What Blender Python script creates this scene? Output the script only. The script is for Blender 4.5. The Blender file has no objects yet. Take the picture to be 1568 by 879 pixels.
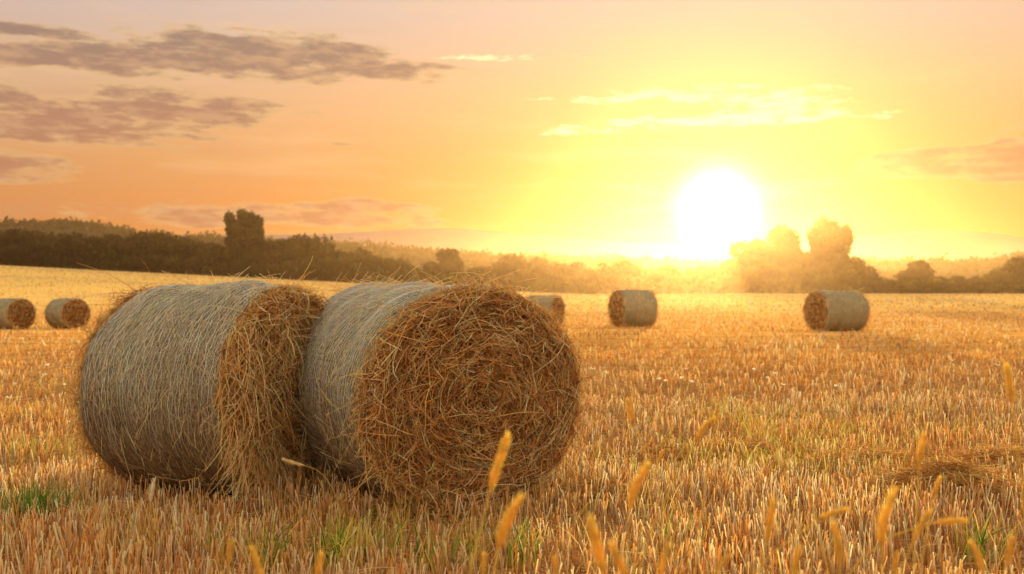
import bpy, math, numpy as np
from math import radians, sin, cos, atan, degrees
rng=np.random.default_rng(7)
scene=bpy.context.scene
F=1524.0; CH=1.25
def wpos(px,py_or_none,Y):
    return (px-784)/F*Y
# ------------------------------------------------------------ helpers
def lin(r,g,b):
    f=lambda c:(c/12.92 if c<=0.04045 else ((c+0.055)/1.055)**2.4)
    return (f(r/255),f(g/255),f(b/255))
def sstep(a,b,x):
    t=np.clip((x-a)/(b-a),0,1); return t*t*(3-2*t)
def make_mesh(name,V,Fc,C=None,mat=None,smooth=False,parent=None,mats=None,midx=None):
    V=np.asarray(V,dtype=np.float32).reshape(-1,3); Fc=np.asarray(Fc,dtype=np.int32)
    me=bpy.data.meshes.new(name)
    n=Fc.shape[0]; k=Fc.shape[1]
    me.vertices.add(len(V)); me.vertices.foreach_set('co',V.ravel())
    me.loops.add(n*k); me.loops.foreach_set('vertex_index',Fc.ravel())
    me.polygons.add(n); me.polygons.foreach_set('loop_start',np.arange(n,dtype=np.int32)*k)
    me.polygons.foreach_set('loop_total',np.full(n,k,dtype=np.int32))
    if mat: me.materials.append(mat)
    if mats:
        for m in mats: me.materials.append(m)
        me.polygons.foreach_set('material_index',np.asarray(midx,dtype=np.int32))
    if smooth: me.polygons.foreach_set('use_smooth',np.ones(n,dtype=bool))
    me.update(calc_edges=True)
    if C is not None:
        a=me.color_attributes.new('Col','FLOAT_COLOR','POINT')
        c=np.ones((len(V),4),dtype=np.float32); c[:,:3]=C
        a.data.foreach_set('color',c.ravel())
    me.validate()
    ob=bpy.data.objects.new(name,me); scene.collection.objects.link(ob)
    if parent: ob.parent=parent
    return ob
class Acc:
    def __init__(s): s.V=[];s.F=[];s.C=[];s.n=0
    def add(s,V,Fc,C):
        V=V.reshape(-1,3); s.V.append(V); s.F.append(Fc+s.n); s.C.append(np.broadcast_to(C,(len(V),3)) if np.ndim(C)==1 else C.reshape(-1,3)); s.n+=len(V)
    def build(s,name,mat,**k): return make_mesh(name,np.concatenate(s.V),np.concatenate(s.F),np.concatenate(s.C),mat,**k)
def norm(v): return v/np.maximum(np.linalg.norm(v,axis=-1,keepdims=True),1e-9)
def ribbons(P,W,side,C):
    N,K,_=P.shape
    W=np.broadcast_to(W,(N,K))
    s=side[:,None,:]*W[:,:,None]*0.5
    V=np.stack([P-s,P+s],2)
    b=(np.arange(N)[:,None]*K+np.arange(K-1)[None,:])*2
    Fc=np.stack([b,b+1,b+3,b+2],-1).reshape(-1,4)
    Cc=np.broadcast_to(C[:,None,None,:] if C.ndim==2 else C[:,:,None,:],(N,K,2,3))
    return V,Fc,Cc
def tubes(P,R,C,S=3):
    N,K,_=P.shape
    R=np.broadcast_to(R,(N,K))
    T=norm(np.gradient(P,axis=1))
    ref=np.where(np.abs(T[:,:,2:3])>0.9,np.array([1.,0,0]),np.array([0,0,1.]))
    ref=np.broadcast_to(ref[:,:1,:],T.shape)
    A=norm(np.cross(T,ref)); B=np.cross(T,A)
    an=np.arange(S)*2*np.pi/S
    V=P[:,:,None,:]+R[:,:,None,None]*(A[:,:,None,:]*np.cos(an)[None,None,:,None]+B[:,:,None,:]*np.sin(an)[None,None,:,None])
    i=np.arange(N)[:,None,None]*K*S; k=np.arange(K-1)[None,:,None]*S; s=np.arange(S)[None,None,:]; s2=(s+1)%S
    Fc=np.stack([i+k+s,i+k+s2,i+k+S+s2,i+k+S+s],-1).reshape(-1,4)
    Cc=np.broadcast_to(C[:,None,None,:] if C.ndim==2 else C[:,:,None,:],(N,K,S,3))
    return V,Fc,Cc
def pick(cols,n,p=None,jit=0.15):
    cols=np.array(cols); c=cols[rng.choice(len(cols),n,p=p)]
    return np.clip(c*(1+rng.normal(0,jit,(n,1)))*(1+rng.normal(0,0.04,(n,3))),0.005,0.95)
# ------------------------------------------------------------ materials
def newmat(name):
    m=bpy.data.materials.new(name); m.use_nodes=True; nt=m.node_tree; nt.nodes.clear(); return m,nt
def straw_mat(name,transl=0.35,rough=0.6,spec=0.25):
    m,nt=newmat(name); N=nt.nodes.new; L=nt.links.new
    at=N('ShaderNodeAttribute'); at.attribute_name='Col'
    tc=N('ShaderNodeTexCoord'); no=N('ShaderNodeTexNoise'); no.inputs['Scale'].default_value=40; no.inputs['Detail'].default_value=1
    L(tc.outputs['Object'],no.inputs['Vector'])
    mr=N('ShaderNodeMapRange'); mr.inputs['To Min'].default_value=0.75; mr.inputs['To Max'].default_value=1.25
    L(no.outputs['Fac'],mr.inputs['Value'])
    mx=N('ShaderNodeVectorMath'); mx.operation='SCALE'; L(at.outputs['Color'],mx.inputs[0]); L(mr.outputs['Result'],mx.inputs['Scale'])
    if spec>0.2:
        p=N('ShaderNodeBsdfPrincipled'); p.inputs['Roughness'].default_value=rough; p.inputs['Specular IOR Level'].default_value=spec
        L(mx.outputs['Vector'],p.inputs['Base Color'])
    else:
        p=N('ShaderNodeBsdfDiffuse'); L(mx.outputs['Vector'],p.inputs['Color'])
    t=N('ShaderNodeBsdfTranslucent'); L(mx.outputs['Vector'],t.inputs['Color'])
    ms=N('ShaderNodeMixShader'); ms.inputs[0].default_value=transl; L(p.outputs[0],ms.inputs[1]); L(t.outputs[0],ms.inputs[2])
    o=N('ShaderNodeOutputMaterial'); L(ms.outputs[0],o.inputs['Surface']); return m
M_straw=straw_mat('straw_strands',0.42)
M_stub=straw_mat('stubble_straw',0.55,spec=0)
M_fox=straw_mat('foxtail',0.65,spec=0)
M_leaf=straw_mat('tree_foliage',0.2,spec=0)
def noise_mat(name,c1,c2,scale,bump=0.3,sc=(1,1,1),rough=0.9):
    m,nt=newmat(name); N=nt.nodes.new; L=nt.links.new
    tc=N('ShaderNodeTexCoord'); mp=N('ShaderNodeMapping'); mp.inputs['Scale'].default_value=sc
    L(tc.outputs['Object'],mp.inputs['Vector'])
    no=N('ShaderNodeTexNoise'); no.inputs['Scale'].default_value=scale; no.inputs['Detail'].default_value=5; no.inputs['Roughness'].default_value=0.65
    L(mp.outputs[0],no.inputs['Vector'])
    cr=N('ShaderNodeValToRGB'); cr.color_ramp.elements[0].position=0.35; cr.color_ramp.elements[1].position=0.68
    cr.color_ramp.elements[0].color=(*c1,1); cr.color_ramp.elements[1].color=(*c2,1)
    L(no.outputs['Fac'],cr.inputs[0])
    p=N('ShaderNodeBsdfPrincipled'); p.inputs['Roughness'].default_value=rough; p.inputs['Specular IOR Level'].default_value=0.1
    L(cr.outputs[0],p.inputs['Base Color'])
    if bump:
        b=N('ShaderNodeBump'); b.inputs['Strength'].default_value=bump; b.inputs['Distance'].default_value=0.02
        L(no.outputs['Fac'],b.inputs['Height']); L(b.outputs[0],p.inputs['Normal'])
    o=N('ShaderNodeOutputMaterial'); L(p.outputs[0],o.inputs['Surface']); return m
M_core=noise_mat('bale_packed_hay',(0.07,0.025,0.006),(0.28,0.13,0.035),30,0.8)
M_wrap=noise_mat('bale_wrapped_side',(0.16,0.13,0.06),(0.46,0.43,0.28),14,0.8,(1,9,1))
M_hillg=noise_mat('hill_ground',(0.03,0.03,0.012),(0.06,0.05,0.022),0.05,0.0)
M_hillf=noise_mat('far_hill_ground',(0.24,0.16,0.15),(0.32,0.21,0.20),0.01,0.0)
# ------------------------------------------------------------ terrain
def tz(x,y):
    x=np.asarray(x,float); y=np.asarray(y,float)
    t=sstep(45,200,y)
    s=sstep(-10,35,x)
    lift=(1.45-0.05*np.minimum(x,25))*(1-s)+0.85*s
    lift=np.minimum(lift,9)
    und=0.012*np.sin(x*1.7+y*0.6)*np.sin(y*1.3)
    return t*lift+und*sstep(0,3,y)
def build_ground():
    xs=np.concatenate([-np.geomspace(3500,12,50),np.linspace(-11.5,11.5,70),np.geomspace(12,3500,50)])
    ys=np.concatenate([[-300,-100,-30,-10,-3],np.linspace(0,14,50),np.geomspace(14.5,5000,90)])
    X,Y=np.meshgrid(xs,ys); Z=tz(X,Y)
    V=np.stack([X,Y,Z],-1).reshape(-1,3); nx=len(xs);ny=len(ys)
    b=(np.arange(ny-1)[:,None]*nx+np.arange(nx-1)[None,:]).reshape(-1)
    Fc=np.stack([b,b+1,b+nx+1,b+nx],-1)
    m,nt=newmat('stubble_field_soil'); N=nt.nodes.new; L=nt.links.new
    g=N('ShaderNodeNewGeometry'); sep=N('ShaderNodeSeparateXYZ'); L(g.outputs['Position'],sep.inputs[0])
    def noise(scale,sc,detail=5,rough=0.6):
        mp=N('ShaderNodeMapping'); mp.inputs['Scale'].default_value=sc; mp.inputs['Rotation'].default_value=(0,0,radians(2)); L(g.outputs['Position'],mp.inputs[0])
        n=N('ShaderNodeTexNoise'); n.inputs['Scale'].default_value=scale; n.inputs['Detail'].default_value=detail; n.inputs['Roughness'].default_value=rough
        L(mp.outputs[0],n.inputs['Vector']); return n.outputs['Fac']
    def ramp(f,stops):
        cr=N('ShaderNodeValToRGB'); e=cr.color_ramp.elements
        while len(e)<len(stops): e.new(0.5)
        for i,(p,c) in enumerate(stops): e[i].position=p; e[i].color=(*c,1)
        L(f,cr.inputs[0]); return cr.outputs[0]
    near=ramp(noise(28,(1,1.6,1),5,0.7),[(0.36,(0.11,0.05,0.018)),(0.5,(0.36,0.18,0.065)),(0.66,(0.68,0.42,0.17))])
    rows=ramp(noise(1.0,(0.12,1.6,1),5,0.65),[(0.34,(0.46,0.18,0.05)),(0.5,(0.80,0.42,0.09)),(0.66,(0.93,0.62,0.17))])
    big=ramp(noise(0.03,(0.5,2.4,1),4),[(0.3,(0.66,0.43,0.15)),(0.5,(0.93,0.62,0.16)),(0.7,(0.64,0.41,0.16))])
    def mr(v,a,b):
        q=N('ShaderNodeMapRange'); q.interpolation_type='SMOOTHSTEP'; q.inputs['From Min'].default_value=a; q.inputs['From Max'].default_value=b; L(v,q.inputs['Value']); return q.outputs['Result']
    def mix(f,a,b):
        q=N('ShaderNodeMix'); q.data_type='RGBA'
        L(f,q.inputs[0]); L(a,q.inputs[6]); L(b,q.inputs[7]); return q.outputs[2]
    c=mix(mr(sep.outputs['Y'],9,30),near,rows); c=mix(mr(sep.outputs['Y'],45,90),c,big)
    p=N('ShaderNodeBsdfDiffuse'); L(c,p.inputs['Color'])
    b=N('ShaderNodeBump'); b.inputs['Strength'].default_value=0.7; b.inputs['Distance'].default_value=0.03; L(noise(35,(1,1,1),3,0.7),b.inputs['Height']); L(b.outputs[0],p.inputs['Normal'])
    o=N('ShaderNodeOutputMaterial'); L(p.outputs[0],o.inputs['Surface'])
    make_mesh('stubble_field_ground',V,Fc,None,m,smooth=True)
build_ground()
# ------------------------------------------------------------ bales
def bale_parts(L,rh,rv,nface,nside,nring,seed,fringe=300,hang=0,detail=True):
    global rng
    rng=np.random.default_rng(seed)
    ph=rng.uniform(0,6.28,8)
    def surf(th,y,off=0.0):
        e=np.clip((np.abs(y)-(L/2-0.09))/0.09,0,1)
        rd=-0.06*(1-np.sqrt(np.maximum(1-e**2,0)))
        bump=0.012*np.sin(3*th+ph[0]+2*y)+0.007*np.sin(7*th+ph[1]+9*y)+0.008*np.sin(11*y+ph[2]+2*th)+0.005*np.sin(23*y+ph[3])
        barrel=0.015*(1-(2*y/L)**2)
        r=rd+bump+barrel+off
        x=(rh+r)*np.cos(th); z=rv+(rv+r)*np.sin(th)
        z=np.where(z<0.03,0.03+(z-0.03)*0.35,z)
        return np.stack([x,y+0*th,z],-1)
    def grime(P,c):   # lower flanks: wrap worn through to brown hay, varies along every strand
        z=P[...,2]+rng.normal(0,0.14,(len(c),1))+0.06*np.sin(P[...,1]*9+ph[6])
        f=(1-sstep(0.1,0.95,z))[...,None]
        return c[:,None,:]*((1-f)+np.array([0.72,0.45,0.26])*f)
    parts=[]
    na=144 if detail else 48
    ys=np.concatenate([[-L/2+0.0],np.linspace(-L/2+0.004,-L/2+0.09,6),np.linspace(-L/2+0.12,L/2-0.12,24),np.linspace(L/2-0.09,L/2-0.004,6),[L/2]])
    th=np.arange(na)*2*np.pi/na
    TH,YY=np.meshgrid(th,ys); G=surf(TH,YY)
    ny=len(ys)
    V=[G.reshape(-1,3)]; Fl=[]
    j=np.arange(na); j2=(j+1)%na
    for i in range(ny-1): Fl.append(np.stack([i*na+j,i*na+j2,(i+1)*na+j2,(i+1)*na+j],-1))
    nsf=(ny-1)*na; cnt=ny*na
    for sgn,row in ((-1,0),(1,ny-1)):
        prev=row*na+j
        for q in np.linspace(0.93,0.02,16):
            ring=G[row].copy(); c=np.array([0,0,rv]); ring=c+(ring-c)*q
            rr=q*rh; ring[:,1]=sgn*(L/2+0.012*np.sin(2*np.pi*(rr/0.07)-th)*min(1,(1-q)*6)+0.02*(1-q))
            V.append(ring); cur=cnt+j; cnt+=na
            Fl.append(np.stack([prev,prev[j2],cur[j2],cur],-1) if sgn>0 else np.stack([prev[j2],prev,cur,cur[j2]],-1)); prev=cur
    V=np.concatenate(V); Fc=np.concatenate(Fl)
    midx=np.ones(len(Fc),int); midx[:nsf]=0
    parts.append(('packed_body',V,Fc,None,None,midx))
    face=Acc(); K=6
    for sgn in (-1,1):
        n=nface if (sgn<0 or not detail) else nface//3
        r=np.sqrt(rng.uniform(0.0,1.0,n))*0.99; t0=rng.uniform(0,2*np.pi,n)
        px=r*rh*np.cos(t0); pz=r*rv*np.sin(t0)
        ln=rng.gamma(2.2,0.055,n)+0.03; ln=np.minimum(ln,0.42)
        rnd=rng.random(n)
        hd=t0+np.pi/2+np.where(rnd<0.45,rng.normal(0,0.38,n),rng.uniform(-1.6,1.6,n))
        curv=np.where(rnd<0.45,1/np.maximum(r*rh,0.12)*rng.uniform(0.3,1.3,n),rng.normal(0,1.6,n))
        s=np.linspace(-0.5,0.5,K)[None,:]*ln[:,None]
        h=hd[:,None]+curv[:,None]*s+rng.normal(0,3.0,n)[:,None]*s*s*6
        ds=ln[:,None]/(K-1)
        dx=np.cos(h)*ds; dz=np.sin(h)*ds
        X=px[:,None]+np.cumsum(dx,1)-dx.sum(1,keepdims=True)/2; Z=pz[:,None]+np.cumsum(dz,1)-dz.sum(1,keepdims=True)/2
        rad=np.sqrt((X/rh)**2+(Z/rv)**2); lim=np.where(rad>1.0,(1.0+(rad-1)*0.45)/rad,1); X*=lim; Z*=lim
        ang=np.arctan2(Z,X)
        rel=0.014*np.sin(2*np.pi*(rad*rh/0.075)-ang*1)*0.7+0.014*np.sin(5*ang+rad*6+ph[5])
        lift=rng.exponential(0.02,n)[:,None]+rng.normal(0,1,n)[:,None]*0.08*s/ln[:,None]*(rng.random(n)<0.6)[:,None]
        edge=np.clip((rad-0.9)/0.1,0,1)
        yy=sgn*(L/2+0.012+rel+np.maximum(lift,-0.01)-0.05*edge**2+0.02*(1-rad))
        P=np.stack([X,yy,np.maximum(Z+rv,0.02)],-1)
        c=pick([(0.86,0.55,0.20),(0.70,0.36,0.10),(0.42,0.17,0.04),(0.95,0.80,0.46)],n,[.30,.29,.21,.20],0.2)
        bright=np.clip(c[:,0]/0.9,0.5,1.1)
        R=(rng.uniform(0.0011,0.0023,n)*(1.0 if detail else 3)*(0.8+0.5*bright))[:,None]*np.array([0.6,1,1,1,0.9,0.5])[None,:]
        face.add(*tubes(P,R,c))
    for sgn in (-1,1):
        n=fringe
        t0=rng.uniform(0,2*np.pi,n); o=rng.uniform(0.88,1.0,n)
        base=np.stack([rh*o*np.cos(t0),np.full(n,sgn*(L/2-0.01)),rv+rv*o*np.sin(t0)],-1)
        out=np.stack([np.cos(t0),sgn*rng.uniform(0.1,1.1,n),np.sin(t0)],-1); tan=np.stack([-np.sin(t0),0*t0,np.cos(t0)],-1)
        d=norm(out*0.6+tan*rng.normal(0,1.2,n)[:,None])
        ln=rng.gamma(2,0.045,n)+0.03; s=np.linspace(0,1,K)
        P=base[:,None,:]+d[:,None,:]*(ln[:,None]*s)[:,:,None]; P[:,:,2]-=(rng.uniform(0.0,0.6,n)*ln)[:,None]*s**2; P[:,:,0]+=(rng.normal(0,0.35,n)*ln)[:,None]*s**2
        P[:,:,2]=np.maximum(P[:,:,2],0.02)
        face.add(*tubes(P,rng.uniform(0.0012,0.0025,n)[:,None]*(1 if detail else 2)*np.linspace(1,0.5,K)[None],pick([(0.94,0.70,0.28),(0.82,0.50,0.16)],n)))
    if hang:
        n=hang
        t0=rng.uniform(np.pi*0.5,np.pi*1.45,n); o=rng.uniform(0.45,1.0,n)
        base=np.stack([rh*o*np.cos(t0),np.full(n,-(L/2+0.02)),rv+rv*o*np.sin(t0)],-1)
        ln=rng.uniform(0.12,0.5,n); s=np.linspace(0,1,K)
        d=norm(np.stack([rng.normal(-0.15,0.45,n),-rng.uniform(0.02,0.4,n),-np.ones(n)*0.9],-1))
        P=base[:,None,:]+d[:,None,:]*(ln[:,None]*s)[:,:,None]
        P[:,:,0]+=(rng.normal(0,0.14,n)[:,None]*s**2); P[:,:,1]-=(rng.uniform(0,0.09,n)[:,None]*s*(1-s)*4)
        P[:,:,2]=np.maximum(P[:,:,2],0.02+rng.uniform(0,0.03,n)[:,None])
        face.add(*tubes(P,rng.uniform(0.0013,0.0028,n)[:,None]*np.linspace(1,0.6,K)[None],pick([(0.94,0.76,0.4),(0.82,0.52,0.18)],n)))
    parts.append(('end_straw',np.concatenate(face.V),np.concatenate(face.F),np.concatenate(face.C),M_straw,None))
    side=Acc(); n=nside
    t0=rng.uniform(0,2*np.pi,n); y0=rng.uniform(-L/2+0.02,L/2-0.02,n); ln=rng.uniform(0.03,0.15,n); a=rng.normal(0,0.25,n)+np.where(rng.random(n)<0.25,rng.uniform(-1.5,1.5,n),0)
    s=np.linspace(-0.5,0.5,K)[None,:]
    TH=t0[:,None]+np.cos(a)[:,None]*ln[:,None]*s/rh; YY=np.clip(y0[:,None]+np.sin(a)[:,None]*ln[:,None]*s+rng.normal(0,.02,n)[:,None]*s*s*4,-L/2,L/2)
    off=rng.uniform(0.0,0.006,n)[:,None]+np.abs(s)*rng.exponential(0.004,n)[:,None]
    P=surf(TH,YY,off)
    c=pick([(0.62,0.62,0.44),(0.46,0.43,0.26),(0.28,0.21,0.10),(0.84,0.84,0.68)],n,[.33,.27,.25,.15],0.2)
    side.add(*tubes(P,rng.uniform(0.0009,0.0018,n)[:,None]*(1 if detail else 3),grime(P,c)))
    n=max(20,nside//9)
    t0=rng.uniform(0,2*np.pi,n); y0=rng.uniform(-L/2+0.02,L/2-0.02,n)
    s=np.linspace(0,1,K)[None,:]; ln=(rng.gamma(2,0.028,n)+0.02)[:,None]
    P=surf(t0[:,None]+rng.choice([-1,1],n)[:,None]*ln*s/rh,y0[:,None]+rng.normal(0,.4,n)[:,None]*ln*s,0.004+s*ln*rng.uniform(0.1,0.8,n)[:,None])
    side.add(*tubes(P,np.full((n,1),0.0013 if detail else 0.002),pick([(0.9,0.7,0.36)],n)))
    if nring:
        K2=160; tt=np.linspace(0,2*np.pi,K2)
        yr=np.linspace(-L/2+0.05,L/2-0.05,nring)
        TH=np.broadcast_to(tt,(nring,K2)); YY=yr[:,None]+0.005*np.sin(tt[None,:]*28+yr[:,None]*900)+0.004*np.sin(tt[None,:]*7+yr[:,None]*8)
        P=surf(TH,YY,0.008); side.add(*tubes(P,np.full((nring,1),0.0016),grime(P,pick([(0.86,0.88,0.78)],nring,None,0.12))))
        K3=430; tt=np.linspace(0,2*np.pi,K3); TH=np.broadcast_to(tt,(nring-1,K3))
        zig=2*np.abs(((np.arange(K3)/3.5)%1)-0.5)
        YY=yr[:-1,None]+(yr[1]-yr[0])*zig[None,:]
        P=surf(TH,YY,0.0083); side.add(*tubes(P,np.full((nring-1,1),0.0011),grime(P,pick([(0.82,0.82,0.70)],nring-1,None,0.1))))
    parts.append(('net_wrap_straw',np.concatenate(side.V),np.concatenate(side.F),np.concatenate(side.C),M_straw,None))
    return parts
def place_bale(parts,loc,az,scale=(1,1,1),meshes=None):
    e=bpy.data.objects.new('hay_bale',None); scene.collection.objects.link(e)
    e.location=loc; e.rotation_euler=(0,0,az); e.scale=scale; e.empty_display_size=0.3
    out=[]
    if meshes is None:
        for nm,V,Fc,C,mat,midx in parts:
            if midx is not None: ob=make_mesh(nm,V,Fc,None,None,smooth=True,parent=e,mats=[M_wrap,M_core],midx=midx)
            else: ob=make_mesh(nm,V,Fc,C,mat,parent=e)
            out.append((nm,ob.data))
    else:
        for nm,me in meshes:
            ob=bpy.data.objects.new(nm,me); scene.collection.objects.link(ob); ob.parent=e; out.append((nm,me))
    return out
def from_face(fx,fy,azdeg,L):
    a=radians(azdeg); n=(sin(a),-cos(a)); return (fx-n[0]*L/2,fy-n[1]*L/2,0.0),a
LA=1.42; locA,azA=from_face(-0.20,5.68,31,LA)
place_bale(bale_parts(LA,0.72,0.64,9500,9000,46,11,fringe=900),locA,azA)
LB=1.04; locB,azB=from_face(-1.37,6.18,69,LB)
place_bale(bale_parts(LB,0.69,0.64,7500,9000,40,23,fringe=1100,hang=480),locB,azB)
far=bale_parts(1.25,0.68,0.65,700,900,0,31,fringe=60,detail=False)
ms=None
for px,Y,az,sc,ly in [(1280,31.9,-72,1.0,1.22),(969,35.8,-70,1.03,1.0),(833,36.0,62,0.88,1.0),(104,34.0,52,0.80,1.1),(18,33.6,58,0.80,1.15)]:
    x=wpos(px,0,Y); ms=place_bale(far,(x,Y,float(tz(x,Y))-0.02),radians(az),(sc,sc*ly,sc),ms)
# ------------------------------------------------------------ stubble
rng=np.random.default_rng(101)
def vnoise(x,y,seed=0):
    r=np.random.default_rng(seed).random((64,64))
    xi=np.floor(x).astype(int); yi=np.floor(y).astype(int); fx=x-xi; fy=y-yi; fx=fx*fx*(3-2*fx); fy=fy*fy*(3-2*fy)
    g=lambda a,b:r[a%64,b%64]
    return (g(xi,yi)*(1-fx)+g(xi+1,yi)*fx)*(1-fy)+(g(xi,yi+1)*(1-fx)+g(xi+1,yi+1)*fx)*fy
foot=[(locA,azA,LA,0.62),(locB,azB,LB,0.62)]
def under(x,y,pad=0.0):
    m=np.zeros(x.shape,bool)
    for (lx,ly,_),a,L,r in foot:
        dx=x-lx; dy=y-ly; u=dx*cos(a)+dy*sin(a); v=-dx*sin(a)+dy*cos(a)
        m|=(np.abs(u)<r*0.75+pad)&(np.abs(v)<L/2+pad)
    return m
stub=Acc()
def field(y0,y1,dens,hw,w0,h0,K=3,rows=0.22,halfk=0.62,lean=0.16,pale=0.0):
    area=halfk*(y1*y1-y0*y0); n=int(area*dens*1.6)
    y=np.sqrt(rng.uniform(y0*y0,y1*y1,n)); x=rng.uniform(-1,1,n)*halfk*y
    yr=y+0.03*x+0.05*np.sin(x*0.7)
    rp=0.5+0.5*np.cos(2*np.pi*yr/rows)
    cl=vnoise(x*2.2,y*2.2,1)*0.6+vnoise(x*0.5,y*1.4,2)*0.4
    keep=(rng.random(n)<(0.12+0.88*rp**1.5)*(0.25+1.2*cl))&(~under(x,y))
    x=x[keep];y=y[keep];cl=cl[keep]; n=len(x)
    h=h0*rng.uniform(0.55,1.2,n)*(0.7+0.6*cl); h=np.where(under(x,y,0.12),h*0.5,h)
    d=rng.normal(0,lean,(n,2)); base=np.stack([x,y,tz(x,y)-0.01],-1)
    s=np.linspace(0,1,K)[None,:]
    P=base[:,None,:]+np.stack([d[:,0:1]*h[:,None]*s,d[:,1:2]*h[:,None]*s,h[:,None]*s],-1)
    P[:,:,0]+=(rng.normal(0,0.12,n)*h)[:,None]*s**2
    phi=rng.normal(0,0.7,n); side=np.stack([np.cos(phi),np.sin(phi),0*phi],-1)
    W=(w0*rng.uniform(0.6,1.4,n))[:,None]*np.linspace(1.0,hw,K)[None,:]
    warm=vnoise(x*0.35,y*0.5,5)
    pr=np.array([.33,.25,.26+pale,.18]); pr/=pr.sum()
    c=pick([(0.80,0.46,0.16),(0.68,0.32,0.08),(0.90,0.68,0.38),(0.42,0.19,0.06)],n,pr,0.2)
    c=c*(1+(warm[:,None]-0.5)*np.array([0.3,0.0,-0.5]))
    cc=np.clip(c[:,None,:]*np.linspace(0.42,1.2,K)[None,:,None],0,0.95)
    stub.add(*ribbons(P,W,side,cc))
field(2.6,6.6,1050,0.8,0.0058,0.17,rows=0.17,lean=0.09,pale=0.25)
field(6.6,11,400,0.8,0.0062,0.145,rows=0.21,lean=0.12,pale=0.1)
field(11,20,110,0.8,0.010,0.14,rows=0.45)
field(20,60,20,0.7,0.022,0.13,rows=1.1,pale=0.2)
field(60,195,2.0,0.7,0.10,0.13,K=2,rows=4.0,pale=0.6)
stub.build('wheat_stubble',M_stub)
lit=Acc()
def litter(x,y,zr,lr=(0.05,0.25),w=0.0016,cols=None):
    n=len(x); K=5; ln=rng.uniform(*lr,n); a=rng.uniform(0,2*np.pi,n); s=np.linspace(-0.5,0.5,K)[None,:]
    curv=rng.normal(0,1.2,n)[:,None]
    h=a[:,None]+curv*s
    X=x[:,None]+np.cos(h)*ln[:,None]*s; Y=y[:,None]+np.sin(h)*ln[:,None]*s
    Z=tz(X,Y)+0.006+zr[:,None]+rng.normal(0,0.25,n)[:,None]*ln[:,None]*s
    Z=np.maximum(Z,tz(X,Y)+0.004)
    c=pick(cols or [(0.9,0.68,0.32),(0.76,0.47,0.16),(0.5,0.28,0.09)],n,None,0.15)
    lit.add(*tubes(np.stack([X,Y,Z],-1),(w*rng.uniform(0.6,1.3,n))[:,None]*np.array([[.6,1,1,1,.6]]),c))
n=18000; y=np.sqrt(rng.uniform(2.7**2,11**2,n)); x=rng.uniform(-1,1,n)*0.62*y
k=(rng.random(n)<vnoise(x*1.3,y*1.8,9)**1.3+0.08)&~under(x,y,0.05)
litter(x[k],y[k],rng.exponential(0.03,k.sum()))
n=7000; y=np.sqrt(rng.uniform(11**2,26**2,n)); x=rng.uniform(-1,1,n)*0.6*y
litter(x,y,rng.exponential(0.05,n),(0.1,0.4),0.003)
lit.build('loose_straw',M_stub)
lit=Acc()
def pile(px,py,wx,wy,hh,n,dark=1.0):
    Y=CH*F/(py-447); X=wpos(px,0,Y)
    u=rng.normal(0,0.45,(n,2)); r2=(u**2).sum(1); z=hh*np.exp(-r2*1.6)*rng.uniform(0.1,1,n)
    cols=[(0.80*dark,0.50*dark,0.17*dark),(0.6*dark,0.33*dark,0.09*dark),(0.94*dark,0.72*dark,0.32*dark)]
    litter(X+u[:,0]*wx,Y+u[:,1]*wy,z,(0.08,0.34),0.0018,cols)
pile(1450,772,0.6,0.3,0.24,3000)
pile(1540,725,0.8,0.3,0.18,1800,1.1)
pile(915,765,0.3,0.22,0.13,1300)
pile(1330,722,0.9,0.35,0.14,1800,1.1)
pile(1120,700,1.0,0.4,0.12,1200)
pile(180,800,0.4,0.12,0.08,700)
pile(620,790,0.8,0.1,0.09,1200,0.9)
lit.build('straw_pile',M_stub)
wd=Acc()
def weed(px,py,n,spread,h,cols,w=0.006):
    Y=CH*F/(py-447); X=wpos(px,0,Y); K=6
    b=np.stack([X+rng.normal(0,spread,n),Y+rng.normal(0,spread*0.6,n)],-1)
    a=rng.uniform(0,2*np.pi,n); hh=h*rng.uniform(0.4,1.1,n); le=rng.uniform(0.1,0.8,n)
    s=np.linspace(0,1,K)[None,:]
    X_=b[:,0:1]+np.cos(a)[:,None]*(le*hh)[:,None]*s**1.8; Y_=b[:,1:2]+np.sin(a)[:,None]*(le*hh)[:,None]*s**1.8
    Z_=tz(X_,Y_)+hh[:,None]*(s-0.35*le[:,None]*s**2)
    side=np.stack([-np.sin(a+.8),np.cos(a+.8),0*a],-1)
    wd.add(*ribbons(np.stack([X_,Y_,Z_],-1),(w*rng.uniform(0.6,1.3,n))[:,None]*np.array([[0.7,1,1,.8,.5,.08]]),side,pick(cols,n)))
GR=[(0.16,0.28,0.04),(0.28,0.42,0.06),(0.10,0.20,0.03)]; YG=[(0.60,0.64,0.08),(0.42,0.48,0.07),(0.85,0.70,0.16)]
weed(52,800,300,0.10,0.27,GR)
for px,py,n in [(505,868,60),(545,858,70),(410,872,50),(600,850,30),(800,866,40),(1500,868,50),(720,862,30),(1020,850,30),(230,850,28),(340,862,28),(660,870,34)]: weed(px,py,n,0.05,0.28,GR+YG)
for i in range(80):
    px=rng.normal(1200,100); py=rng.uniform(625,745); weed(px,py,int(rng.uniform(8,34)),0.09,rng.uniform(0.13,0.23),YG+[(0.62,0.70,0.08),(0.9,0.72,0.22),(0.88,0.68,0.24)],0.006)
for i in range(24):
    px=rng.uniform(900,1568); py=rng.uniform(600,800); weed(px,py,14,0.12,0.18,YG+[(0.9,0.78,0.26)],0.005)
for px,py,n in [(30,640,80),(90,700,80),(20,700,80),(70,600,80)]: weed(px,py,n,0.3,0.22,[(0.7,0.58,0.16),(0.45,0.48,0.1)],0.006)
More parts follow.
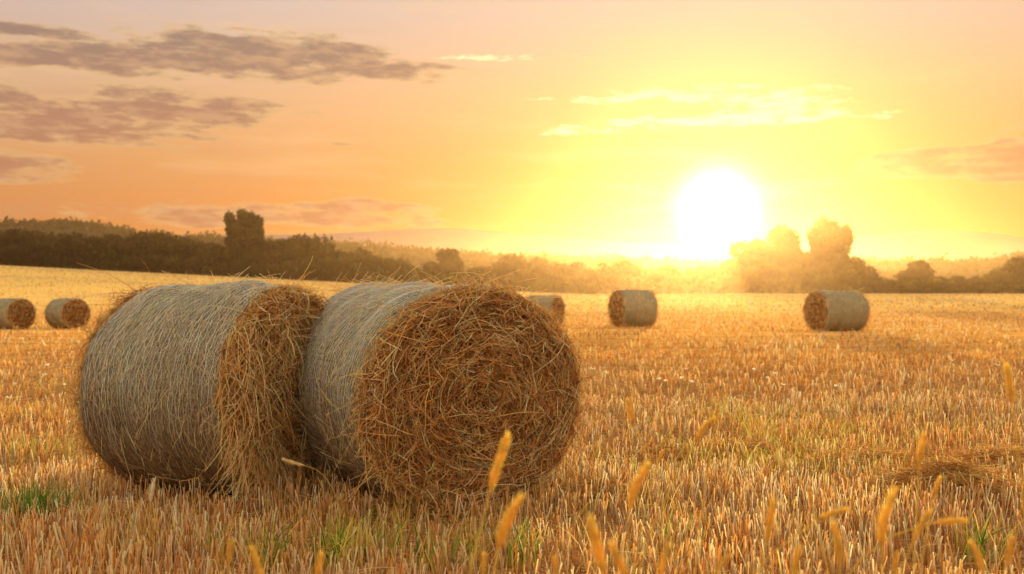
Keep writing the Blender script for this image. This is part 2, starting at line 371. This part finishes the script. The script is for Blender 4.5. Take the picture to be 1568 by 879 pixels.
for i in range(460):
    px=rng.uniform(-60,1640); py=rng.uniform(560,900)
    if 100<px<900 and py<800: continue
    weed(px,py,3,0.04,rng.uniform(0.16,0.38),[(0.94,0.74,0.28),(0.82,0.54,0.16),(0.55,0.56,0.1)],0.004)
wd.build('green_weeds',M_stub)
fx=Acc()
def foxtail(px,py,lpx,lean,Y,col,fat=1.0):
    sc=Y/F; L=lpx*sc; X=(px-784)*sc; Z=CH-(py-447)*sc; a=radians(lean)
    d=np.array([sin(a),0.12,cos(a)]); d/=np.linalg.norm(d); c=np.array([X,Y,Z]); b=c-d*L/2; K=9
    s=np.linspace(0,1,K); bend=np.array([d[2],0,-d[0]])*rng.normal(0.05,0.15)*L
    P=(b[None]+d[None]*(L*s)[:,None]+bend[None]*(s**2)[:,None])[None]
    R=(0.0088*fat*rng.uniform(0.65,1.3)*L/0.15)*np.array([[0.25,0.7,0.95,1,1,0.92,0.75,0.5,0.12]])
    C=np.clip(np.array(col)*rng.uniform(0.9,1.1)*(1+rng.normal(0,0.05,3)),0,0.95)[None]
    fx.add(*tubes(P,R,C,8))
    n=420; s2=rng.uniform(0.03,0.97,n); base=b+d*(L*s2)[:,None]+bend*(s2**2)[:,None]
    t=rng.uniform(0,2*np.pi,n); e1=np.array([d[2],0,-d[0]]); e2=np.cross(d,e1)
    o=np.cos(t)[:,None]*e1+np.sin(t)[:,None]*e2; prof=np.interp(s2,s,R[0])
    p0=base+o*prof[:,None]*0.8; p1=p0+(o*0.5+d*0.9)*rng.uniform(0.012,0.03,n)[:,None]*fat*(L/0.15)
    fx.add(*ribbons(np.stack([p0,p1],1),np.array([[0.0022,0.0006]])*fat,norm(np.cross(o,d)),pick([col],n)))
    g=np.array([X-sin(a)*max(0.05,Z)*0.5,Y-0.02,float(tz(X,Y))-0.01]); s=np.linspace(0,1,8)[:,None]
    m=b-d*(0.45*np.linalg.norm(b-g))
    S=((1-s)**2*g+2*s*(1-s)*m+s*s*b)[None]
    fx.add(*tubes(S,np.full((1,8),0.0016),np.array([[0.7,0.55,0.16]]),5))
    for q in range(2):
        t0=rng.uniform(0.15,0.6); p=S[0,int(t0*7)]; an=rng.uniform(0,6.28); le=rng.uniform(0.08,0.16); ss=np.linspace(0,1,5)[:,None]
        Q=(p+np.array([cos(an),sin(an)*0.6,0])*le*ss*0.6+np.array([0,0,1])*le*(ss-0.5*ss**2))[None]
        fx.add(*ribbons(Q,np.array([[0.004,0.005,0.004,0.003,0.0005]]),np.array([[-sin(an+.6),cos(an+.6),0.2]]),np.array([[0.75,0.64,0.16]])))
YO=(0.95,0.66,0.14)
for q in [(762,712,88,16,2.0),(968,745,74,6,2.0),(772,800,84,12,1.6),(915,838,84,-14,1.5),(1180,800,64,16,1.7),(1347,795,86,0,1.7),(1408,690,48,6,2.1),(1408,806,52,28,1.8),(1285,835,62,2,1.5),(1075,655,42,32,2.4),(965,630,36,-22,2.8),(1215,865,54,4,1.5),(948,862,60,-28,1.6),(1432,747,34,15,2.3),(1452,797,52,84,2.3),(395,865,54,-22,1.6),(488,868,42,10,1.8),(352,846,34,2,2.0),(1012,862,52,0,1.5),(1270,785,50,62,2.0),(1098,635,28,12,2.8),(740,868,38,0,1.8),(1546,590,60,-4,2.1),(1100,868,40,30,1.5),(1500,855,50,-10,1.7),(1545,845,44,20,1.8),(850,872,36,-15,1.6),(1370,865,36,12,1.6),(1240,760,26,-14,2.7),(1010,700,22,18,3.0)]:
    foxtail(*q,YO)
foxtail(232,752,36,0,4.6,(0.9,0.85,0.6),0.9); foxtail(450,709,36,-80,4.7,(0.8,0.68,0.35),0.8)
fx.build('foxtail_grass',M_fox)
wf=Acc()
pts=[(930,572),(1010,582),(1022,584),(1046,580),(1052,566),(1070,586),(1160,567),(1166,580),(1187,573),(1192,590),(1058,622),(1465,553),(1285,592),(1530,560),(905,566),(60,575),(95,590),(30,590),(75,560),(15,610)]
for px,py in pts:
    Y=rng.uniform(7,9); X=wpos(px,0,Y)+rng.normal(0,0.03); Z=max(0.12,CH-(py-447)*Y/F)
    n=10; t=rng.uniform(0,6.28,n); o=np.stack([np.cos(t),np.sin(t),rng.uniform(0.2,1.2,n)],-1)
    c0=np.array([X,Y,Z]); P=np.stack([np.broadcast_to(c0,(n,3)),c0+norm(o)*0.014,c0+norm(o)*0.028],1)
    wf.add(*ribbons(P,np.array([[0.005,0.017,0.004]]),norm(np.cross(o,[0,0,1.])),np.full((n,3),0.95)*np.array([1,0.98,0.8])))
    wf.add(*tubes(np.array([[[X+.02,Y,0],[X,Y,Z*0.5],[X,Y,Z]]]),np.full((1,3),0.0013),np.array([[0.5,0.42,0.12]])))
wf.build('pale_wildflowers',M_fox)
# ------------------------------------------------------------ trees
def leaves(centers,radii,n,size,base,Cacc):
    k=len(centers); vol=np.prod(radii,1)**0.66; idx=rng.choice(k,n,p=vol/vol.sum())
    u=norm(rng.normal(0,1,(n,3))); r=rng.uniform(0.25,1,n)**0.45*(1+0.12*rng.normal(0,1,n))
    c=centers[idx]+u*radii[idx]*r[:,None]
    t1=norm(rng.normal(0,1,(n,3))); t2=norm(np.cross(t1,rng.normal(0,1,(n,3))))
    sz=(size*rng.uniform(0.5,1.4,n))[:,None]
    V=np.stack([c-t1*sz,c+t2*sz*0.55,c+t1*sz,c-t2*sz*0.55],1)
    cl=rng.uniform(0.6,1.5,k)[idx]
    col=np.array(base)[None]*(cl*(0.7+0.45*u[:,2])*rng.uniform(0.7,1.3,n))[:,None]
    Fc=np.arange(n*4).reshape(n,4)
    Cacc.add(V,Fc,np.repeat(np.clip(col,0.008,1)[:,None,:],4,1))
def limb(Acc_,pts,r0,r1):
    P=np.array([pts],float); K=P.shape[1]
    Acc_.add(*tubes(P,np.linspace(r0,r1,K)[None],np.array([[0.07,0.05,0.03]]),6))
def tree(acc,x,y,z,h,w,n=1800,kind='round',size=0.22,base=(0.06,0.06,0.02)):
    cs=[];rs=[]
    if kind=='poplar':
        for cx,ht in ((-0.36,0.92),(-0.12,1.0),(0.12,0.94),(0.36,0.87)):
            for t in np.linspace(0.08,1,11):
                r=w*0.16*(1.0-0.12*t); cs.append((x+cx*w+rng.normal(0,w*0.015),y+rng.normal(0,w*0.15),z+h*ht*(0.95*t))); rs.append((r*1.05,r*1.2,r*1.3))
    else:
        for i in range(16):
            t=rng.uniform(0.18,0.9); ww=w*0.5*np.sqrt(max(0.08,1-((t-0.5)/0.52)**2)); an=rng.uniform(0,6.28); q=rng.uniform(0.1,0.8); o=np.array([cos(an),sin(an)])*ww*q; r=w*rng.uniform(0.15,0.26); rs.append((r,r,min(r,h*0.16)))
            cs.append((x+o[0],y+o[1],z+h*t))
    leaves(np.array(cs),np.array(rs),n,size,base,acc)
    limb(acc,[(x,y,z-0.2),(x+0.02*h,y,z+h*0.3),(x-0.01*h,y,z+h*0.6),(x,y,z+h*0.85)],h*0.028,h*0.006)
    for c in cs[::3]:
        s=z+h*rng.uniform(0.2,0.45); limb(acc,[(x,y,s),((x+c[0])/2,(y+c[1])/2,(s+c[2])/2+0.2),c],h*0.012,h*0.003)
YT=205.0
def tpx(px,ytop,Y=YT):
    x=wpos(px,0,Y); z=float(tz(x,Y)); top=CH+(447-ytop)*Y/F; return x,Y,z,top-z
def onetree(name,px,ytop,wpx,kind='round',n=2600,Y=YT,base=(0.05,0.042,0.014),size=0.40):
    a=Acc(); x,y,z,h=tpx(px,ytop,Y=Y); tree(a,x,y,z,h,wpx*Y/F,n,kind,size,base); a.build(name,M_leaf)
onetree('poplar_tree',374,322,56,'poplar',13000,YT-3,size=0.34)
onetree('broadleaf_tree',690,382,46,'round',3400,YT-3)
onetree('poplar_tree',1272,336,62,'poplar',15000,YT-3,size=0.34)
onetree('broadleaf_tree',1206,350,78,'round',7500,YT-2)
onetree('broadleaf_tree',1154,370,70,'round',5600,YT-2)
onetree('broadleaf_tree',1402,401,64,'round',3600,YT-3)
onetree('broadleaf_tree',1562,390,68,'round',4000,YT-5)
a=Acc()
px=-60
tops=[(-60,358),(60,358),(200,364),(230,354),(320,376),(430,364),(470,356),(520,390),(600,396),(650,406),(740,410),(800,394),(860,402),(905,410),(950,396),(990,410),(1050,416),(1100,408),(1130,392),(1180,384),(1300,388),(1330,420),(1360,428),(1450,424),(1500,426),(1530,412),(1640,406)]
tx=[t[0] for t in tops]; ty=[t[1] for t in tops]
while px<1640:
    yt=np.interp(px,tx,ty)+rng.normal(0,4); Y=YT+rng.uniform(-2,14)
    x,y,z,h=tpx(px,yt,Y=Y); h=max(h,2.0)
    tree(a,x,y,z,h,max(4.5,min(h*1.0,9))*rng.uniform(0.9,1.25),1000,'round',0.45,(0.055,0.045,0.016))
    px+=rng.uniform(9,19)
n=12000; x=rng.uniform(-125,125,n); y=YT+rng.uniform(0,10,n); z=tz(x,y)+rng.uniform(0,2.6,n)*(0.5+vnoise(x*0.3,y*0,4))
c=np.stack([x,y,z],-1); t1=norm(rng.normal(0,1,(n,3))); t2=norm(np.cross(t1,rng.normal(0,1,(n,3)))); sz=rng.uniform(.3,.7,n)[:,None]
a.add(np.stack([c-t1*sz,c+t2*sz*.6,c+t1*sz,c-t2*sz*.6],1),np.arange(n*4).reshape(n,4),np.repeat(pick([(0.045,0.04,0.016)],n,None,.3)[:,None,:],4,1))
a.build('distant_tree_line',M_leaf)
# ------------------------------------------------------------ hills
def ridge(name,Y0,Y1,Y2,prof,mat,clumps=0,rough=0.0,base=(0.065,0.055,0.022)):
    pxs=np.array([p[0] for p in prof]); pys=np.array([p[1] for p in prof])
    def H(x):
        p=784+x*F/Y1; return CH+(447-np.interp(p,pxs,pys))*Y1/F
    xs=np.linspace(-Y1*1.4,Y1*1.4,260); ts=np.linspace(0,1,16)
    ysr=np.concatenate([Y0+(Y1-Y0)*ts,Y1+(Y2-Y1)*ts[1:]])
    def Hz(x,y):
        t=sstep(Y0,Y1,y); b=1-0.6*sstep(Y1,Y2,y)
        z=H(x)*t*b+tz(x,np.minimum(y,Y0))*(1-t)
        return z+rough*(vnoise(x*0.02+9,y*0.02,3)-0.5)*t
    X,Y=np.meshgrid(xs,ysr); Z=Hz(X,Y)-(3.0 if clumps else 0); Z[0]-=2
    nx=len(xs); b=(np.arange(len(ysr)-1)[:,None]*nx+np.arange(nx-1)[None,:]).reshape(-1)
    make_mesh(name,np.stack([X,Y,Z],-1),np.stack([b,b+1,b+nx+1,b+nx],-1),None,mat,smooth=True)
    if clumps:
        a=Acc(); k=clumps
        y=np.concatenate([rng.uniform(Y0+10,Y1,k*2//3),rng.normal(Y1,5,k-k*2//3)]); x=rng.uniform(-0.62,0.62,k)*Y1
        r=rng.uniform(3.0,6.0,k); z=Hz(x,y)-3.4
        cs=np.stack([x,y,z],-1); rs=np.stack([r,r,r*rng.uniform(0.7,1.1,k)*0.75],-1)
        leaves(cs,rs,k*60,1.0,base,a); a.build('hillside_woodland',M_leaf)
ridge('wooded_hill',250,460,640,[(-1400,350),(-200,345),(0,341),(120,343),(200,350),(340,356),(420,362),(520,368),(640,377),(760,385),(900,392),(1020,397),(1100,398),(1200,395),(1320,390),(1420,391),(1500,392),(1568,390),(2800,385)],M_hillg,1700,6)
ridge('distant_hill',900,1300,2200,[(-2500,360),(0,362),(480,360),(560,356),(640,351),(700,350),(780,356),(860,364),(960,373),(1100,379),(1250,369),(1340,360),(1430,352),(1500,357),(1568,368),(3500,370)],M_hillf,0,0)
# ------------------------------------------------------------ haze
me=bpy.data.meshes.new('evening_haze')
x0,x1,y0,y1,z0,z1=-800,800,20,700,-3,30
vs=[(x0,y0,z0),(x1,y0,z0),(x1,y1,z0),(x0,y1,z0),(x0,y0,z1),(x1,y0,z1),(x1,y1,z1),(x0,y1,z1)]
me.from_pydata(vs,[],[(0,3,2,1),(4,5,6,7),(0,1,5,4),(1,2,6,5),(2,3,7,6),(3,0,4,7)])
m,nt=newmat('haze_air'); v=nt.nodes.new('ShaderNodeVolumeScatter'); v.inputs['Density'].default_value=0.0006; v.inputs['Anisotropy'].default_value=0.85; v.inputs['Color'].default_value=(1.0,0.66,0.34,1)
o=nt.nodes.new('ShaderNodeOutputMaterial'); nt.links.new(v.outputs[0],o.inputs['Volume']); me.materials.append(m)
scene.collection.objects.link(bpy.data.objects.new('evening_haze',me))
# ------------------------------------------------------------ sun
SAZ=atan((1100-784)/F); SEL=atan((447-320)/F*cos(SAZ))
sd=np.array([sin(SAZ)*cos(SEL),cos(SAZ)*cos(SEL),sin(SEL)])
from mathutils import Vector
sl=bpy.data.lights.new('sun','SUN'); sl.energy=5.0; sl.angle=radians(0.5); sl.color=(1.0,0.66,0.27)
so=bpy.data.objects.new('sun',sl); scene.collection.objects.link(so); so.rotation_euler=Vector(sd).to_track_quat('Z','Y').to_euler(); so.location=(6,30,12)
# ------------------------------------------------------------ world sky
w=bpy.data.worlds.new('World'); scene.world=w; w.use_nodes=True; nt=w.node_tree; nt.nodes.clear(); N=nt.nodes.new; L=nt.links.new
def M(op,a,b=None,c=None,clamp=False):
    n=N('ShaderNodeMath'); n.operation=op; n.use_clamp=clamp
    for i,v in enumerate((a,b,c)):
        if v is None: continue
        if isinstance(v,(int,float)): n.inputs[i].default_value=float(v)
        else: L(v,n.inputs[i])
    return n.outputs[0]
def VM(op,a,b=None,s=None,c=None):
    n=N('ShaderNodeVectorMath'); n.operation=op
    for i,v in enumerate((a,b,c)):
        if v is None: continue
        if isinstance(v,tuple): n.inputs[i].default_value=v
        else: L(v,n.inputs[i])
    if s is not None:
        if isinstance(s,(int,float)): n.inputs['Scale'].default_value=s
        else: L(s,n.inputs['Scale'])
    return n.outputs['Value'] if op in('DOT_PRODUCT','LENGTH') else n.outputs['Vector']
def SM(v,a,b):
    q=N('ShaderNodeMapRange'); q.interpolation_type='SMOOTHSTEP'; q.inputs['From Min'].default_value=a; q.inputs['From Max'].default_value=b; L(v,q.inputs['Value']); return q.outputs['Result']
def MIX(f,a,b):
    q=N('ShaderNodeMix'); q.data_type='RGBA'
    if isinstance(f,(int,float)): q.inputs[0].default_value=f
    else: L(f,q.inputs[0])
    for i,v in ((6,a),(7,b)):
        if isinstance(v,tuple): q.inputs[i].default_value=(*v,1)
        else: L(v,q.inputs[i])
    return q.outputs[2]
tc=N('ShaderNodeTexCoord'); D=VM('NORMALIZE',tc.outputs['Generated'])
sp=N('ShaderNodeSeparateXYZ'); L(D,sp.inputs[0])
az=M('MULTIPLY',M('ARCTAN2',sp.outputs[0],sp.outputs[1]),57.2958); el=M('MULTIPLY',M('ARCSINE',sp.outputs[2]),57.2958)
cb=N('ShaderNodeCombineXYZ'); L(az,cb.inputs[0]); L(el,cb.inputs[1]); AE=cb.outputs[0]
ang=M('MULTIPLY',M('ARCCOSINE',M('MINIMUM',VM('DOT_PRODUCT',D,tuple(sd)),0.999999)),57.2958)
cr=N('ShaderNodeValToRGB'); stops=[(0,(238,130,54)),(2.0,(245,142,64)),(4.5,(248,155,82)),(7.5,(249,174,106)),(11,(247,192,140)),(16,(234,204,182)),(28,(226,212,196)),(90,(222,212,204))]
e=cr.color_ramp.elements
while len(e)<len(stops): e.new(0.5)
for i,(p,c) in enumerate(stops): e[i].position=p/90; e[i].color=(*lin(*c),1)
L(M('DIVIDE',el,90,clamp=True),cr.inputs[0]); col=cr.outputs[0]
far_=SM(ang,14,46)
col=MIX(M('MULTIPLY',far_,0.6),col,VM('MULTIPLY',col,(0.64,0.74,1.0)))
col=MIX(SM(ang,50,100),col,(1.36,1.05,0.78))  # sky away from the sun brightened, added as unseen fill for bales and field
def nz(sx,sy,off=0.0,detail=5,rough=0.6):
    n=N('ShaderNodeTexNoise'); n.noise_dimensions='2D'; n.inputs['Scale'].default_value=1.0; n.inputs['Detail'].default_value=detail; n.inputs['Roughness'].default_value=rough
    L(VM('MULTIPLY_ADD',AE,(sx,sy,0),None,(off,off*1.7,0)),n.inputs['Vector']); return n.outputs['Fac']
def p2ae(px,py):
    a=atan((px-784)/F); return degrees(a),degrees(atan((447-py)/F*cos(a)))
def field_(blobs,nf,amp,t0,t1):
    tot=None
    for px,py,wx,hy,am in blobs:
        a0,e0=p2ae(px,py); kx=1/(wx/F*57.3); ky=1/(hy/F*57.3)
        v=VM('MULTIPLY_ADD',AE,(kx,ky,0),None,(-a0*kx,-e0*ky,0)); g=M('MULTIPLY_ADD',VM('DOT_PRODUCT',v,v),-0.35,am)
        tot=g if tot is None else M('MAXIMUM',tot,g)
    tot=M('MAXIMUM',tot,-0.6)
    return SM(M('ADD',tot,M('MULTIPLY',M('SUBTRACT',nf,0.5),amp)),t0,t1)
def G(wd_,p=2.0): return M('EXPONENT',M('MULTIPLY',M('POWER',M('DIVIDE',ang,wd_),p),-1))
def const(rgb):
    n=N('ShaderNodeCombineXYZ'); [setattr(n.inputs[i],'default_value',rgb[i]) for i in range(3)]; return n.outputs[0]
def ADDC(c,rgb,f): return VM('ADD',c,VM('SCALE',const(rgb),None,f))
col=ADDC(col,(0.12,0.02,-0.03),G(12,1.4))
col=ADDC(col,(0.5,0.44,-0.02),G(3.8,1.5))
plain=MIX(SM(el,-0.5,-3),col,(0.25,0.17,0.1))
win=M('SUBTRACT',1,SM(ang,50,62))
st=SM(nz(0.06,0.55,5.0,4),0.5,0.78)
col=MIX(M('MULTIPLY',M('MULTIPLY',st,win),M('MULTIPLY',SM(el,1,6),0.35)),col,lin(255,208,150))
st2=SM(nz(0.05,0.6,17.0,4),0.48,0.74)
col=MIX(M('MULTIPLY',M('MULTIPLY',st2,win),M('MULTIPLY',far_,0.5)),col,lin(208,156,124))
dark=[(110,85,330,17,1.1),(380,80,150,22,1.2),(540,105,130,15,1.05),(60,48,130,9,0.95),(60,185,150,24,1.2),(290,168,110,19,1.2),(570,220,50,5,0.8),(15,256,70,20,0.95),(420,332,240,14,1.0),(550,318,90,12,1.0),(1420,252,75,17,1.1),(1550,245,60,22,1.2),(-350,120,260,70,1),(1950,180,240,50,0.9)]
nf=nz(0.26,1.2,2.0,7,0.62)
f0=M('MULTIPLY',field_(dark,nf,2.4,0.36,1.0),win)
rim2=M('MULTIPLY',M('MULTIPLY',f0,M('SUBTRACT',1,f0)),4)
dcol=N('ShaderNodeValToRGB'); dcol.color_ramp.elements[0].position=0.04; dcol.color_ramp.elements[1].position=0.15
dcol.color_ramp.elements[0].color=(*lin(206,132,92),1); dcol.color_ramp.elements[1].color=(*lin(156,128,112),1); L(M('DIVIDE',el,90,clamp=True),dcol.inputs[0])
body=SM(nz(0.5,1.9,9.0,4,0.6),0.42,0.68)
ccol=MIX(M('MULTIPLY',body,0.5),dcol.outputs[0],lin(228,178,132))
col=MIX(M('MULTIPLY',rim2,0.45),col,lin(255,210,140))
col=MIX(M('MULTIPLY',f0,0.9),col,ccol)
bright=[(1070,144,120,10,1.0),(1195,158,75,18,1.05),(1120,184,150,7,1.2),(895,200,60,6,1.0),(920,152,80,6,0.9),(760,88,120,5,0.7)]
fb=M('MULTIPLY',field_(bright,nz(0.55,2.3,30.0,6,0.68),3.2,0.45,1.2),win)
col=MIX(M('MULTIPLY',fb,0.95),col,(1.5,1.10,0.56))
core=G(1.1,1.5)
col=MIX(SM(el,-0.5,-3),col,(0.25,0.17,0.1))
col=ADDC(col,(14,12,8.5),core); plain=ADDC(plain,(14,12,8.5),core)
nsky=N('ShaderNodeTexSky'); nsky.sky_type='NISHITA'; nsky.sun_disc=False; nsky.sun_elevation=SEL; nsky.sun_rotation=SAZ; nsky.dust_density=2.0
bg1=N('ShaderNodeBackground'); L(nsky.outputs[0],bg1.inputs[0]); bg1.inputs[1].default_value=0.001
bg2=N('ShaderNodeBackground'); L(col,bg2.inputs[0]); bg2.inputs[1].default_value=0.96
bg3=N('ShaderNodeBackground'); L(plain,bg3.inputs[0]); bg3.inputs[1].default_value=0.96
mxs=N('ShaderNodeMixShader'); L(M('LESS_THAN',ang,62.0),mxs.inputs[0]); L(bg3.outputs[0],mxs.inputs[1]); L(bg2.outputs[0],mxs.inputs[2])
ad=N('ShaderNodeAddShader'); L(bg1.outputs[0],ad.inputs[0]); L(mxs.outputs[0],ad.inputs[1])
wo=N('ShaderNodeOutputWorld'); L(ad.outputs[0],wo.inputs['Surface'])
w.cycles.sampling_method='MANUAL'; w.cycles.sample_map_resolution=512
# ------------------------------------------------------------ camera
cd=bpy.data.cameras.new('camera'); cd.lens=35; cd.sensor_width=36; cd.clip_end=12000; cd.clip_start=0.05
cd.dof.use_dof=True; cd.dof.focus_distance=5.6; cd.dof.aperture_fstop=2.7
co=bpy.data.objects.new('camera',cd); scene.collection.objects.link(co); co.location=(0,0,CH); co.rotation_euler=(radians(90)+atan(7.5/F),0,0)
scene.camera=co
scene.view_settings.view_transform='Standard'; scene.view_settings.look='None'; scene.view_settings.exposure=0; scene.view_settings.gamma=1
